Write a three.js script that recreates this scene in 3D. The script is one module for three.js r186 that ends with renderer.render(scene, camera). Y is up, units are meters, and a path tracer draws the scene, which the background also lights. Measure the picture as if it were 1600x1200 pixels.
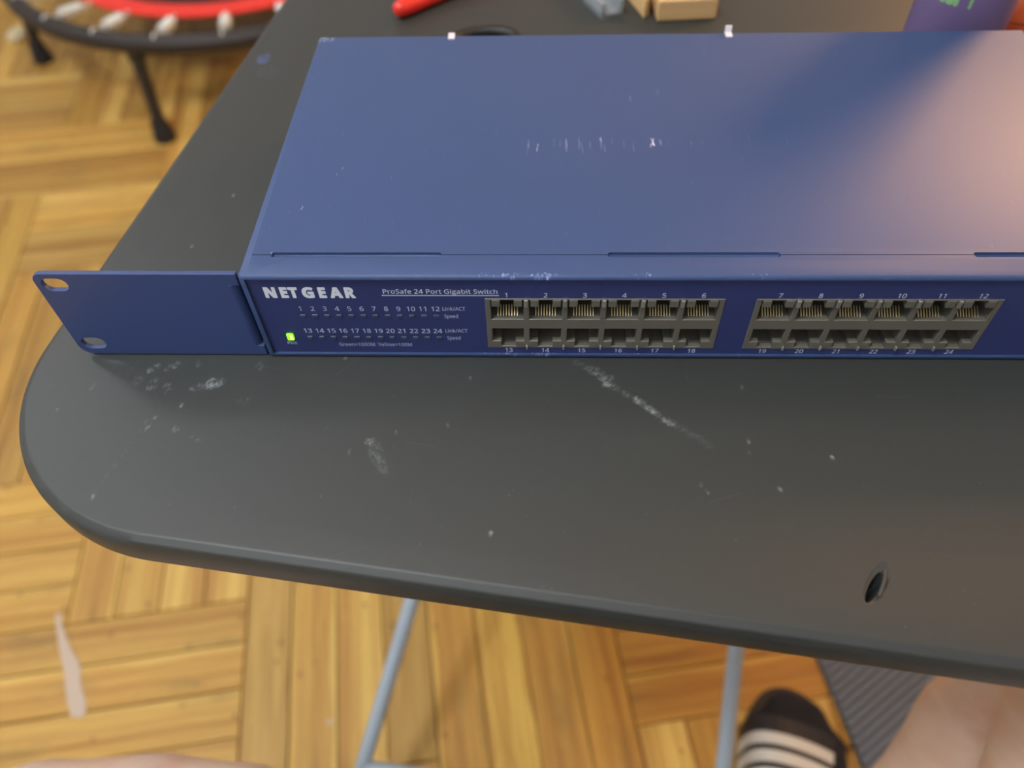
import * as THREE from 'three';
import { RoundedBoxGeometry } from 'three/addons/geometries/RoundedBoxGeometry.js';
import { MarchingCubes } from 'three/addons/objects/MarchingCubes.js';
import { mergeGeometries, mergeVertices, toCreasedNormals } from 'three/addons/utils/BufferGeometryUtils.js';
import { Brush, Evaluator, SUBTRACTION } from 'three-bvh-csg';

// ---------------------------------------------------------------- camera, light, exposure
const scene = new THREE.Scene();
scene.background = new THREE.Color(0x000000);
const renderer = new THREE.WebGLRenderer({ antialias: true });
renderer.toneMapping = THREE.LinearToneMapping;
renderer.toneMappingExposure = 1.0;
renderer.shadowMap.enabled = true;

const T = 0.72;                                   // height of the table top; the switch stands on it, its front lower left corner at x = 0, z = 0
const FOCAL = 1236.24;                            // pixels, for a 1600 x 1200 frame
const camera = new THREE.PerspectiveCamera(2 * Math.atan(600 / FOCAL) * 180 / Math.PI, 4 / 3, 0.01, 30);
{
  const fw = new THREE.Vector3(-0.0385011, -0.78612912, -0.61686196), r = new THREE.Vector3(0.99923952, -0.02647783, -0.02862362);
  const up = new THREE.Vector3().crossVectors(r, fw);
  camera.matrixAutoUpdate = true;
  camera.position.set(0.10746590, T + 0.23582590, 0.19781350);
  camera.quaternion.setFromRotationMatrix(new THREE.Matrix4().makeBasis(r, up, fw.clone().negate()));
  camera.focus = 0.29; camera.userData.fStop = 6.3;
}
scene.add(camera);

const CEIL = { color: 0xf4f8ff, spots: [[-1.7, -1.1, 2.2], [-0.6, 0.42, 5.6]] };     // two round flush lamps on the ceiling: x, z, candela
const WARM = { pos: [0.83, T + 0.46, -0.72], color: 0xffbd7a, power: 2.3 };   // globe of the floor lamp, behind to the right

// ---------------------------------------------------------------- helpers
let seed = 7;
const rnd = () => { seed = (seed * 1664525 + 1013904223) >>> 0; return seed / 4294967296; };
const rr = (a, b) => a + (b - a) * rnd();
const names = new Map();
function numbered(n) { const k = names.get(n) ?? 0; names.set(n, k + 1); return k ? `${n}_${String(k).padStart(3, '0')}` : n; }
function lit(o) { o.castShadow = o.receiveShadow = true; return o; }
function mesh(name, g, m, parent) { const o = lit(new THREE.Mesh(g, m)); o.name = numbered(name); parent.add(o); return o; }
function thing(name, label, category, pos = [0, 0, 0], group) {
  const o = new THREE.Group(); o.name = numbered(name); o.position.set(...pos); scene.add(o);
  o.userData = { label, category }; if (group) o.userData.group = group;
  return o;
}
function structure(name, g, m) { const o = mesh(name, g, m, scene); o.userData.kind = 'structure'; return o; }
const std = (color, roughness = 0.6, extra = {}) => new THREE.MeshStandardMaterial({ color, roughness, ...extra });
const phys = (color, roughness, extra = {}) => new THREE.MeshPhysicalMaterial({ color, roughness, ...extra });
const box = (x0, y0, z0, x1, y1, z1) => new THREE.BoxGeometry(x1 - x0, y1 - y0, z1 - z0).translate((x0 + x1) / 2, (y0 + y1) / 2, (z0 + z1) / 2);
const rbox = (x0, y0, z0, x1, y1, z1, r, s = 3) => new RoundedBoxGeometry(x1 - x0, y1 - y0, z1 - z0, s, r).translate((x0 + x1) / 2, (y0 + y1) / 2, (z0 + z1) / 2);
const V = (x, y, z) => new THREE.Vector3(x, y, z);
function tube(pts, r, seg = 24, rad = 12, closed = false) { return new THREE.TubeGeometry(new THREE.CatmullRomCurve3(pts.map((p) => V(...p)), closed), seg, r, rad, closed); }
function rod(a, b, r, rad = 20) {                  // a straight tube between two points with slightly domed ends
  const A = V(...a), B = V(...b), len = A.distanceTo(B), e = r * 0.18;
  const g = new THREE.LatheGeometry([[0, -len / 2], [r - e, -len / 2], [r, -len / 2 + e], [r, len / 2 - e], [r - e, len / 2], [0, len / 2]].map((p) => new THREE.Vector2(...p)), rad);
  g.applyQuaternion(new THREE.Quaternion().setFromUnitVectors(V(0, 1, 0), B.clone().sub(A).normalize()));
  return g.translate((A.x + B.x) / 2, (A.y + B.y) / 2, (A.z + B.z) / 2);
}
function canvas(w, h) { const c = document.createElement('canvas'); c.width = w; c.height = h; return [c, c.getContext('2d')]; }
function texture(c, srgb = true, repeat = false) {
  const t = new THREE.CanvasTexture(c); if (srgb) t.colorSpace = THREE.SRGBColorSpace;
  t.wrapS = t.wrapT = repeat ? THREE.RepeatWrapping : THREE.ClampToEdgeWrapping; t.magFilter = THREE.LinearFilter; t.anisotropy = 8;
  return t;
}
function speckle(x, w, h, n, col, a0, a1, r0, r1, stretch = 1) {
  for (let i = 0; i < n; i++) { x.fillStyle = `rgba(${col},${rr(a0, a1)})`; x.beginPath(); x.ellipse(rnd() * w, rnd() * h, rr(r0, r1) * stretch, rr(r0, r1), 0, 0, 7); x.fill(); }
}
// a fine pebble for moulded plastic and powder coat
function grainTexture(size, n, r0, r1) {
  const [c, x] = canvas(size, size); x.fillStyle = '#808080'; x.fillRect(0, 0, size, size);
  for (let i = 0; i < n; i++) { const v = Math.floor(rr(60, 200)); x.fillStyle = `rgba(${v},${v},${v},0.5)`; x.beginPath(); x.arc(rnd() * size, rnd() * size, rr(r0, r1), 0, 7); x.fill(); }
  return texture(c, false, true);
}
const M = {};

// ---------------------------------------------------------------- room shell
M.wall = std(0xd6dae0, 0.9); M.ceiling = std(0xe6e8ea, 0.95);
const RX0 = -2.3, RX1 = 1.9, RZ0 = -3.2, RZ1 = 1.6, RH = 2.55;
structure('wall_left', box(RX0 - 0.1, -0.1, RZ0 - 0.1, RX0, RH + 0.1, RZ1 + 0.1), M.wall);
structure('wall_right', box(RX1, -0.1, RZ0 - 0.1, RX1 + 0.1, RH + 0.1, RZ1 + 0.1), M.wall);
structure('wall_back', box(RX0, -0.1, RZ0 - 0.1, RX1, RH + 0.1, RZ0), M.wall);
structure('wall_front', box(RX0, -0.1, RZ1, RX1, RH + 0.1, RZ1 + 0.1), M.wall);
structure('ceiling', box(RX0, RH, RZ0, RX1, RH + 0.1, RZ1), M.ceiling);

// ---------------------------------------------------------------- parquet floor: groups of four planks, laid as a herringbone
const W = 0.0565, ANG = 0.172, FO = [-0.267, -0.201];
const floor = new THREE.Group(); floor.name = numbered('floor'); floor.userData.kind = 'structure'; scene.add(floor);
M.subfloor = std(0x2a1a0c, 0.95);
mesh('subfloor', box(RX0, -0.1, RZ0, RX1, -0.012, RZ1), M.subfloor, floor);
{
  const grain = [];
  for (let k = 0; k < 8; k++) {
    const w = 1024, h = 128, [c, x] = canvas(w, h);
    x.fillStyle = ['#d2a95c', '#c99c4e', '#d8b268', '#cba054'][k % 4]; x.fillRect(0, 0, w, h);
    for (let i = 0; i < 26; i++) {                 // broad figure in the wood
      const y = rr(-10, h + 10), col = rnd() < 0.5 ? '150,95,30' : '240,205,130';
      x.strokeStyle = `rgba(${col},${rr(0.06, 0.2)})`; x.lineWidth = rr(4, 18); x.beginPath(); x.moveTo(-10, y);
      for (let s = 0; s <= 8; s++) x.lineTo(s * w / 8, y + rr(-7, 7)); x.stroke();
    }
    for (let i = 0; i < 150; i++) {                // pores
      const y = rnd() * h, x0 = rnd() * w; x.strokeStyle = `rgba(${rnd() < 0.75 ? '110,66,22' : '250,222,160'},${rr(0.08, 0.28)})`; x.lineWidth = rr(0.6, 1.6);
      x.beginPath(); x.moveTo(x0, y); x.lineTo(x0 + rr(40, 320), y + rr(-3, 3)); x.stroke();
    }
    for (let i = 0; i < 2; i++) { const y = rnd() < 0.5 ? rr(-6, 16) : rr(h - 16, h + 6); x.strokeStyle = `rgba(${k % 2 ? '246,216,140' : '140,84,30'},${rr(0.2, 0.34)})`; x.lineWidth = rr(14, 34); x.beginPath(); x.moveTo(-10, y); for (let q = 0; q <= 8; q++) x.lineTo(q * w / 8, y + rr(-10, 10)); x.stroke(); }   // sapwood and heartwood edges
    for (let i = 0; i < 4; i++) {                  // knots and old nail marks
      const kx = rnd() * w, ky = rr(10, h - 10), kr = rr(2.5, 5.5);
      x.fillStyle = `rgba(92,56,26,${rr(0.35, 0.7)})`; x.beginPath(); x.ellipse(kx, ky, kr * 1.3, kr, 0, 0, 7); x.fill();
      x.strokeStyle = 'rgba(120,75,30,0.25)'; x.lineWidth = 2; x.beginPath(); x.ellipse(kx, ky, kr * 4, kr * 1.8, 0, 0, 7); x.stroke();
    }
    for (let i = 0; i < 4; i++) {                  // rubbed, greyed patches of worn varnish
      const px = rnd() * w, py = rnd() * h; for (let q = 0; q < 22; q++) { x.fillStyle = `rgba(${k % 2 ? '128,104,66' : '226,190,118'},0.05)`; x.beginPath(); x.ellipse(px + rr(-70, 70), py + rr(-16, 16), rr(10, 60), rr(3, 14), 0, 0, 7); x.fill(); }
    }
    grain.push(texture(c));
  }
  const tints = [[1, 1, 1], [0.86, 0.83, 0.78], [1.0, 0.95, 0.84], [0.76, 0.71, 0.64], [1.07, 1.05, 1.0], [0.92, 0.88, 0.7]];
  const toned = new Map(), tone = (g, t) => { const k = g + '|' + t; if (!toned.has(k)) { const m = std(0xffffff, 0.55, { map: grain[g] }); m.color.setRGB(t[0] * 0.82, t[1] * 0.84, t[2] * 0.66); toned.set(k, m); } return toned.get(k); };
  // the boards that show largest have the tones that the photograph shows; key: direction, column, row
  const BOARDS = { 'v0.5,0': [0.86, 0.84, 0.8], 'v1.5,0': [1.06, 1.03, 0.94], 'v2.5,0': [1.04, 0.98, 0.82], 'v3.5,0': [0.78, 0.74, 0.64], 'v4.5,4': [0.98, 0.86, 0.62], 'v5.5,4': [1.08, 1.0, 0.68], 'v6.5,4': [0.94, 0.82, 0.62], 'v7.5,4': [0.95, 0.78, 0.5], 'v8.5,8': [1.12, 1.12, 1.02], 'v9.5,8': [0.84, 0.72, 0.5],
    'h12,0.5': [0.92, 0.76, 0.5], 'h12,1.5': [0.88, 0.72, 0.48], 'h12,2.5': [0.82, 0.66, 0.44], 'h12,3.5': [0.86, 0.7, 0.48], 'v-3.5,-4': [0.94, 0.86, 0.72], 'v-2.5,-4': [1.0, 0.97, 0.86], 'v-1.5,-4': [1.02, 0.96, 0.84], 'v-0.5,-4': [1.02, 0.96, 0.84],
    'h-4,0.5': [0.9, 0.84, 0.74], 'h-4,1.5': [1.03, 0.98, 0.86], 'h-4,2.5': [1.0, 0.96, 0.84], 'h-4,3.5': [1.04, 1.0, 0.88], 'h-8,-0.5': [1.0, 0.96, 0.82], 'h-8,-1.5': [1.0, 0.95, 0.8], 'h-8,-2.5': [0.96, 0.89, 0.74], 'h-8,-3.5': [1.08, 1.02, 0.8] };
  const mats = []; for (const g of grain) for (const t of tints) { const m = std(0xffffff, 0.55, { map: g }); m.color.setRGB(t[0] * 0.82, t[1] * 0.84, t[2] * 0.66); mats.push(m); }
  const L = 8 * W - 0.0010, B = W - 0.0010, H = 0.012, e = 0.0007;
  function plankGeometry(v0) {                     // flat top, chamfered rims; length along x
    const a = L / 2, b = B / 2, top = [[-a + e, 0, -b + e], [a - e, 0, -b + e], [a - e, 0, b - e], [-a + e, 0, b - e]], rim = [[-a, -e, -b], [a, -e, -b], [a, -e, b], [-a, -e, b]], low = rim.map((p) => [p[0], -H, p[2]]);
    const P = [], q = (p0, p1, p2, p3) => P.push(...p0, ...p1, ...p2, ...p0, ...p2, ...p3);
    q(top[3], top[2], top[1], top[0]);
    for (let i = 0; i < 4; i++) { const j = (i + 1) % 4; q(top[i], top[j], rim[j], rim[i]); q(rim[i], rim[j], low[j], low[i]); }
    const g = new THREE.BufferGeometry(); g.setAttribute('position', new THREE.Float32BufferAttribute(P, 3));
    const uv = []; for (let i = 0; i < P.length; i += 3) uv.push((P[i] + a) / (2 * a), (P[i + 2] + b) / (2 * b) * v0 + (1 - v0) * 0.5);
    g.setAttribute('uv', new THREE.Float32BufferAttribute(uv, 2)); g.computeVertexNormals();
    return g;
  }
  const geos = [plankGeometry(0.98), plankGeometry(-0.98), plankGeometry(0.8), plankGeometry(-0.8)];
  const ca = Math.cos(ANG), sa = Math.sin(ANG);
  const at = (u, w) => [FO[0] + W * (u * ca + w * sa), FO[1] + W * (-u * sa + w * ca)];
  camera.updateMatrixWorld(true); camera.updateProjectionMatrix();
  const inv = camera.matrixWorld.clone().invert();
  const seen = (x, z) => { const p = V(x, 0, z).applyMatrix4(inv); if (p.z > -0.05) return false; return Math.abs(p.x / -p.z) * FOCAL < 840 && Math.abs(p.y / -p.z) * FOCAL < 640; };
  const covered = (x, z) => {                      // lies behind the table top or the switch as photographed
    const d = V(x, 0, z).sub(camera.position), s = (T - camera.position.y) / d.y, X = camera.position.x + d.x * s, Z = camera.position.z + d.z * s;
    return s > 0 && s < 1 && X > -0.07 + (Z < 0 ? -0.11 * Z : 0) && Z < 0.06 + 0.14 * (X + 0.07) && Z > -0.36;
  };
  const near = [], far = [];
  for (let j = -16; j <= 16; j++) for (let m = -4; m <= 4; m++) for (let k = 0; k < 4; k++) {
    for (const [u, w, turn] of [[4 * j - 4 + 16 * m, 4 * j + k + 0.5, 0], [4 * j + k + 0.5 + 16 * m, 4 * j, Math.PI / 2]]) {
      const [x, z] = at(u, w), ends = [-3.6, -2, 0, 2, 3.6].map((t) => (turn ? at(u, w + t) : at(u + t, w)));
      const inside = [-3.9, -1.3, 1.3, 3.9].map((t) => (turn ? at(u, w + t) : at(u + t, w))).some(([X, Z]) => X > RX0 && X < RX1 && Z > RZ0 && Z < RZ1);   // boards run under the walls
      if (!inside) continue;
      const d = V(x, 0, z).distanceTo(camera.position), vis = ends.some(([X, Z]) => seen(X, Z) && !covered(X, Z));
      (vis ? near : far).push({ x, z, turn, d, t: BOARDS[`${turn ? 'v' : 'h'}${u},${w}`] });
    }
  }
  near.sort((a, b) => a.d - b.d); far.push(...near.splice(290));
  const place = (p) => ({ m: p.t ? tone(Math.floor(rnd() * 8), p.t) : mats[Math.floor(rnd() * mats.length)], g: geos[Math.floor(rnd() * geos.length)], y: rr(-0.0004, 0.0002), r: p.turn - 0 + ANG + rr(-0.001, 0.001) });
  for (const p of near) { const c = place(p), o = mesh('plank', c.g, c.m, floor); o.position.set(p.x, c.y, p.z); o.rotation.y = c.r; o.scale.z = rr(0.962, 1); }
  const byMat = new Map();
  for (const p of far) { p.t = null; const c = place(p), key = mats[(mats.indexOf(c.m) >> 1) << 1]; if (!byMat.has(key)) byMat.set(key, []); byMat.get(key).push(c.g.clone().rotateY(c.r).translate(p.x, c.y, p.z)); }
  const list = [...byMat]; const merged = mergeGeometries(list.map(([, g]) => mergeGeometries(g)), true);
  const rest = mesh('planks_beyond', merged, list.map(([m]) => m), floor); rest.userData.kind = 'stuff';
  // edge strip along the walls, where whole planks stop
  M.floorEdge = std(0x7d5a25, 0.6);
  mesh('border_strip', box(RX0, -0.012, RZ0, RX1, -0.0035, RZ1), M.floorEdge, floor);
  // spilled white paint, a thin dried skin on the planks
  M.paintSpill = std(0xbba892, 0.6);
  const smear = (pts) => { const s = new THREE.Shape(pts.map(([x, z]) => new THREE.Vector2(x, -z))); return new THREE.ExtrudeGeometry(s, { depth: 0.0003, bevelEnabled: true, bevelThickness: 0.0004, bevelSize: 0.0008, bevelSegments: 1 }).rotateX(-Math.PI / 2).translate(0, 0.0002, 0); };
  const paint = mesh('paint_spill', mergeGeometries(SPILL().map(smear)), M.paintSpill, floor); paint.userData.label = 'dried white paint dribble across the planks';
}
function SPILL() { return [[[-0.5082, -0.1738], [-0.5046, -0.1773], [-0.4886, -0.151], [-0.4689, -0.1273], [-0.4576, -0.1165], [-0.4499, -0.1043], [-0.4497, -0.0997], [-0.4405, -0.0833], [-0.4299, -0.0673], [-0.4267, -0.0565], [-0.4304, -0.0521], [-0.4416, -0.0533], [-0.4506, -0.0668], [-0.4591, -0.0829], [-0.4688, -0.1039], [-0.481, -0.1231], [-0.4983, -0.1549]].reverse(), [[-0.1393, -0.0533], [-0.1361, -0.0562], [-0.1326, -0.0535], [-0.1351, -0.0506]].reverse()]; }

// ---------------------------------------------------------------- ribbed grey mat on the floor under the table
M.mat = std(0x66717d, 0.85);
{
  const m = thing('ribbed_mat', 'grey mat with narrow diagonal ribs on the parquet under the black table', 'mat', [0.437, 0, -0.135]);
  m.rotation.y = -ANG * 0 + 0.0;
  // outline in the mat's frame: left edge runs from (0,0) to (0.032,0.16)
  const out = [[-0.026, -0.13], [0.44, -0.21], [0.50, 0.11], [0.038, 0.185]];
  const sh = new THREE.Shape(out.map(([x, z]) => new THREE.Vector2(x, -z)));
  mesh('mat_base', new THREE.ExtrudeGeometry(sh, { depth: 0.004, bevelEnabled: false }).rotateX(-Math.PI / 2), M.mat, m);
  const dir = [0.812, -0.583], nor = [0.583, 0.812], inside = (x, z) => { let c = true; for (let i = 0; i < 4; i++) { const [ax, az] = out[i], [bx, bz] = out[(i + 1) % 4]; if ((bx - ax) * (z - az) - (bz - az) * (x - ax) < 0) c = false; } return c; };
  for (let k = -40; k < 60; k++) {
    const s = k * 0.0088; let t0 = null, t1 = null;
    for (let t = -0.6; t < 0.8; t += 0.002) if (inside(nor[0] * s + dir[0] * t, nor[1] * s + dir[1] * t)) { t0 ??= t; t1 = t; }
    if (t0 === null || t1 - t0 < 0.02) continue;
    const g = new THREE.CylinderGeometry(0.0039, 0.0039, t1 - t0, 10, 1, false).scale(1, 1, 1).rotateZ(Math.PI / 2).rotateY(Math.atan2(0.583, 0.812)).translate(nor[0] * s + dir[0] * (t0 + t1) / 2, 0.0046, nor[1] * s + dir[1] * (t0 + t1) / 2);
    mesh('rib', g, M.mat, m);
  }
}

// ---------------------------------------------------------------- folding table
const TA = 0.132;                                  // the table is turned a little against the switch
const tx = (a, b) => [a * Math.cos(TA) - b * Math.sin(TA), a * Math.sin(TA) + b * Math.cos(TA)];   // table frame (a along the near edge, b toward the viewer) to x, z
{
  const grain = grainTexture(512, 26000, 0.7, 1.7); grain.repeat.set(20, 20);
  const RX = -0.13, RZ = -0.34, RW = 0.44, RD = 0.48, w = 1880, h = 2048, [c, x] = canvas(w, h), S = w / RW;
  const px = (mx, mz) => [(mx / 1000 - RX) * S, (mz / 1000 - RZ) * (h / RD)];
  x.fillStyle = '#2c302d'; x.fillRect(0, 0, w, h);
  speckle(x, w, h, 2500, '90,90,84', 0.03, 0.12, 0.6, 2.4); speckle(x, w, h, 1500, '30,30,28', 0.05, 0.18, 0.6, 2.2);
  for (let i = 0; i < 260; i++) { x.fillStyle = `rgba(150,150,142,${rr(0.06, 0.25)})`; x.beginPath(); x.ellipse(rnd() * w, rnd() * h, rr(0.6, 1.5), rr(0.8, 3), rr(0, 3), 0, 7); x.fill(); }
  for (let i = 0; i < 90; i++) { const X = rnd() * w, Y = rnd() * h, a = rr(0, 6.3), l = rr(8, 60); x.strokeStyle = `rgba(130,132,126,${rr(0.05, 0.22)})`; x.lineWidth = rr(0.5, 1.3); x.beginPath(); x.moveTo(X, Y); x.lineTo(X + l * Math.cos(a), Y + l * Math.sin(a)); x.stroke(); }
  const dab = (mx, mz, rx, ry, rot, a, n = 26, col = '168,176,176') => { const [X, Y] = px(mx, mz); for (let i = 0; i < n; i++) { const t = rr(0, 6.28), q = Math.sqrt(rnd()), ex = q * rx * Math.cos(t), ey = q * ry * Math.sin(t); x.fillStyle = `rgba(${col},${0.6 * a * rr(0.3, 1)})`; x.beginPath(); x.ellipse(X + (ex * Math.cos(rot) - ey * Math.sin(rot)) * S / 1000, Y + (ex * Math.sin(rot) + ey * Math.cos(rot)) * S / 1000, rr(0.8, 3.4), rr(1, 5.5), rot + rr(-0.5, 0.5), 0, 7); x.fill(); } };
  // long pale scuff that starts under the front of the switch
  const sc = [[121.6, 2.5, 0.16], [125.2, 5.7, 0.25], [129.9, 9.4, 0.42], [131.4, 12.8, 0.55], [134.5, 14.0, 0.25], [139.1, 17.6, 0.22], [143.6, 20.8, 0.6], [146.7, 24.0, 0.5], [150, 27.2, 0.38], [153.4, 30.0, 0.45], [156.5, 31.8, 0.16], [159.8, 34.2, 0.14], [163, 37, 0.12], [166, 39.6, 0.08]];
  for (const [a, b, k] of sc) dab(a, b, 2.6, 1.3, 0.72, k * 0.62, 24);
  dab(129, 7, 4.5, 1.6, 0.7, 0.16, 40); dab(133, 10.5, 1.2, 3, 0.4, 0.2, 20); dab(146, 23, 6, 1.4, 0.72, 0.14, 40);
  // scuffs by the rack ear
  dab(-19.5, 13.6, 2.2, 2.6, 0, 0.5, 34); dab(-16, 13.2, 2.2, 2, 0, 0.26, 22); dab(-24, 15.3, 3.4, 1.4, -0.3, 0.25, 26); dab(-44.6, 5.9, 3.2, 1.4, -0.7, 0.26, 24); dab(-37.3, 5.0, 3.4, 1.3, -0.6, 0.26, 24);
  dab(-49, 12, 2.4, 2.2, 0, 0.14, 22); dab(-42.9, 14, 2.2, 3, 0, 0.2, 24); dab(-36.4, 15.5, 1.8, 2.6, 0, 0.2, 20); dab(-3.2, 4.5, 2, 2, 0, 0.18, 18); dab(-27.5, 3.5, 1, 1.6, 0, 0.2, 8);
  dab(-55, 9, 8, 5, 0, 0.05, 60); dab(-36.9, 30.6, 0.9, 1.9, 0.3, 0.26, 8); dab(-38.2, 34.8, 0.5, 1.4, 0.3, 0.3, 6); dab(-27.2, 34.7, 1.1, 1.3, 0, 0.2, 10); dab(-28.1, 23.2, 0.4, 1.5, 0.15, 0.4, 6); dab(-18, 39.5, 3.5, 0.7, 0.4, 0.1, 16);
  dab(-66, 16, 0.6, 1.8, 0.3, 0.2, 6); dab(-44, 48, 0.6, 18, 0.28, 0.07, 30); dab(-5, 22, 3, 2, 0, 0.1, 18);
  // rubbed pale patch
  dab(45.2, 39.8, 1.5, 1.6, 0, 0.28, 18); dab(48.4, 44.5, 2.6, 7, -0.38, 0.13, 90); dab(51, 49.5, 2, 4.5, -0.35, 0.12, 40); dab(38.6, 43.8, 0.5, 1, 0, 0.3, 4);
  // single flecks
  for (const [a, b, k] of [[180.8, 38.1, 0.4], [180, 43, 0.2], [188.6, 57.6, 0.34], [163.6, 59.2, 0.36], [162, 56.5, 0.14], [90.9, 75.5, 0.6], [208.6, 44.5, 0.45], [182.2, 13.6, 0.25], [-39.2, -99.8, 0.5], [-75.1, 26.4, 0.2], [-48.1, 63.3, 0.4], [54.6, 35.3, 0.3], [73.1, 32.3, 0.2], [-78, -166, 0.3], [-49.2, -64.2, 0.3], [30.3, 0.5, 0.4], [79.9, 9.8, 0.3]]) dab(a, b, 0.45, 0.8, 0, k * 0.8, 6, '175,174,162');
  // blue smudge near the switch's far left corner
  dab(-52.1, -221.2, 4, 5.5, 0, 0.5, 130, '70,90,170'); dab(-46.9, -207.7, 6, 7, 0, 0.22, 90, '84,104,180');
  const map = texture(c);
  const table = thing('folding_table', 'black plastic folding table with rounded corner, pale scuffs and grey tube legs', 'table', [...(() => { const [X, Z] = tx(0.21, -0.33); return [X, 0, Z]; })()]);
  M.table = phys(0xffffff, 0.5, { map, bumpMap: grain, bumpScale: 0.000012, specularIntensity: 1.0 });
  // top: rounded rectangle in the table's frame, moulded with a soft upper rim
  const A0 = -0.0940, A1 = 0.5155, B1 = 0.0838, B0 = -0.86, R = 0.078, bev = 0.0042, th = 0.0168;
  const s = new THREE.Shape(); const a0 = A0 + bev, a1 = A1 - bev, b0 = B0 + bev, b1 = B1 - bev, r = R - bev;
  s.moveTo(a0 + r, b0); s.lineTo(a1 - r, b0); s.absarc(a1 - r, b0 + r, r, -Math.PI / 2, 0, false); s.lineTo(a1, b1 - r); s.absarc(a1 - r, b1 - r, r, 0, Math.PI / 2, false); s.lineTo(a0 + r, b1); s.absarc(a0 + r, b1 - r, r, Math.PI / 2, Math.PI, false); s.lineTo(a0, b0 + r); s.absarc(a0 + r, b0 + r, r, Math.PI, Math.PI * 1.5, false);
  let g = new THREE.ExtrudeGeometry(s, { depth: th - 2 * bev, bevelEnabled: true, bevelThickness: bev, bevelSize: bev, bevelSegments: 6, curveSegments: 28 });
  g.rotateX(Math.PI / 2).translate(0, T - bev, 0).rotateY(-TA);      // shape y -> +z, top face at T
  const ev = new Evaluator(); ev.useGroups = false;
  const cutter = new Brush(new THREE.SphereGeometry(1, 24, 16).scale(0.0016, 0.009, 0.0064).rotateY(-0.62).translate(0.2112, T - 0.0005, 0.0922));
  cutter.updateMatrixWorld();
  const cutter2 = new Brush(new THREE.SphereGeometry(1, 20, 12).scale(0.0030, 0.0010, 0.0088).rotateY(-0.62).translate(0.2124, T + 0.0002, 0.0908)); cutter2.updateMatrixWorld();
  const clean = (q) => { q = q.toNonIndexed ? (q.index ? q.toNonIndexed() : q) : q; return q; };
  let b = new Brush(clean(g)); b.updateMatrixWorld();
  b = ev.evaluate(b, cutter2, SUBTRACTION); b.updateMatrixWorld(); b = ev.evaluate(b, cutter, SUBTRACTION);
  g = toCreasedNormals(b.geometry, 0.6);
  const p = g.attributes.position, uv = new Float32Array(p.count * 2);
  for (let i = 0; i < p.count; i++) { uv[2 * i] = (p.getX(i) - RX) / RW; uv[2 * i + 1] = 1 - (p.getZ(i) - RZ) / RD; }
  g.setAttribute('uv', new THREE.BufferAttribute(uv, 2));
  g.translate(-table.position.x, 0, -table.position.z);
  mesh('table_top', g, M.table, table);
  M.torn = phys(0x34342f, 0.5);
  const lip = tube([[0.2158, T - 0.0003, 0.0868], [0.2150, T + 0.0003, 0.0893], [0.2136, T + 0.0004, 0.0922], [0.2118, T - 0.0002, 0.0955]], 0.0007, 14, 8).translate(-table.position.x, 0, -table.position.z);
  mesh('torn_lip', lip, M.torn, table).userData.label = 'torn lip beside a gouge in the black plastic';
  M.leg = phys(0x9fb0bb, 0.42, { metalness: 0.1 });
  const at = (a, y, bb) => { const [X, Z] = tx(a, bb); return [X - table.position.x, y, Z - table.position.z]; };
  // crossed legs: one pair runs from under the far end down toward the viewer, the other the opposite way
  const p0 = table.position, at3 = (x, y, z) => [x / 1000 - p0.x, T + y / 1000, z / 1000 - p0.z], LR = 0.0073;
  const pairs = [[[211, -17, -745], [-115, -706, 150], [368, -17, -695], [258, -706, 187]], [[110, -17, 42], [60, -706, -640], [330, -17, 70], [372, -706, -600]]];
  M.rubber ??= std(0x1b1a19, 0.8);
  for (const [a, b, c, d] of pairs) {
    const lerp = (u, v, t) => u.map((q, i) => q + (v[i] - q) * t);
    for (const [u, v] of [[a, b], [c, d]]) {
      const leg = mesh('leg', rod(at3(...u), at3(...v), LR), M.leg, table);
      mesh('rubber_foot', new THREE.LatheGeometry([[0, 0], [0.011, 0], [0.0115, 0.004], [0.0105, 0.018], [0.007, 0.022]].map((q) => new THREE.Vector2(...q)), 18).translate(...at3(v[0], -720, v[2])), M.rubber, leg);
    }
    mesh('cross_bar', rod(at3(...lerp(a, b, 0.853)), at3(...lerp(c, d, 0.853)), 0.0072), M.leg, table);
    mesh('hinge_rail', rod(at3(...a), at3(...c), 0.005), M.leg, table);
  }
}

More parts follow.
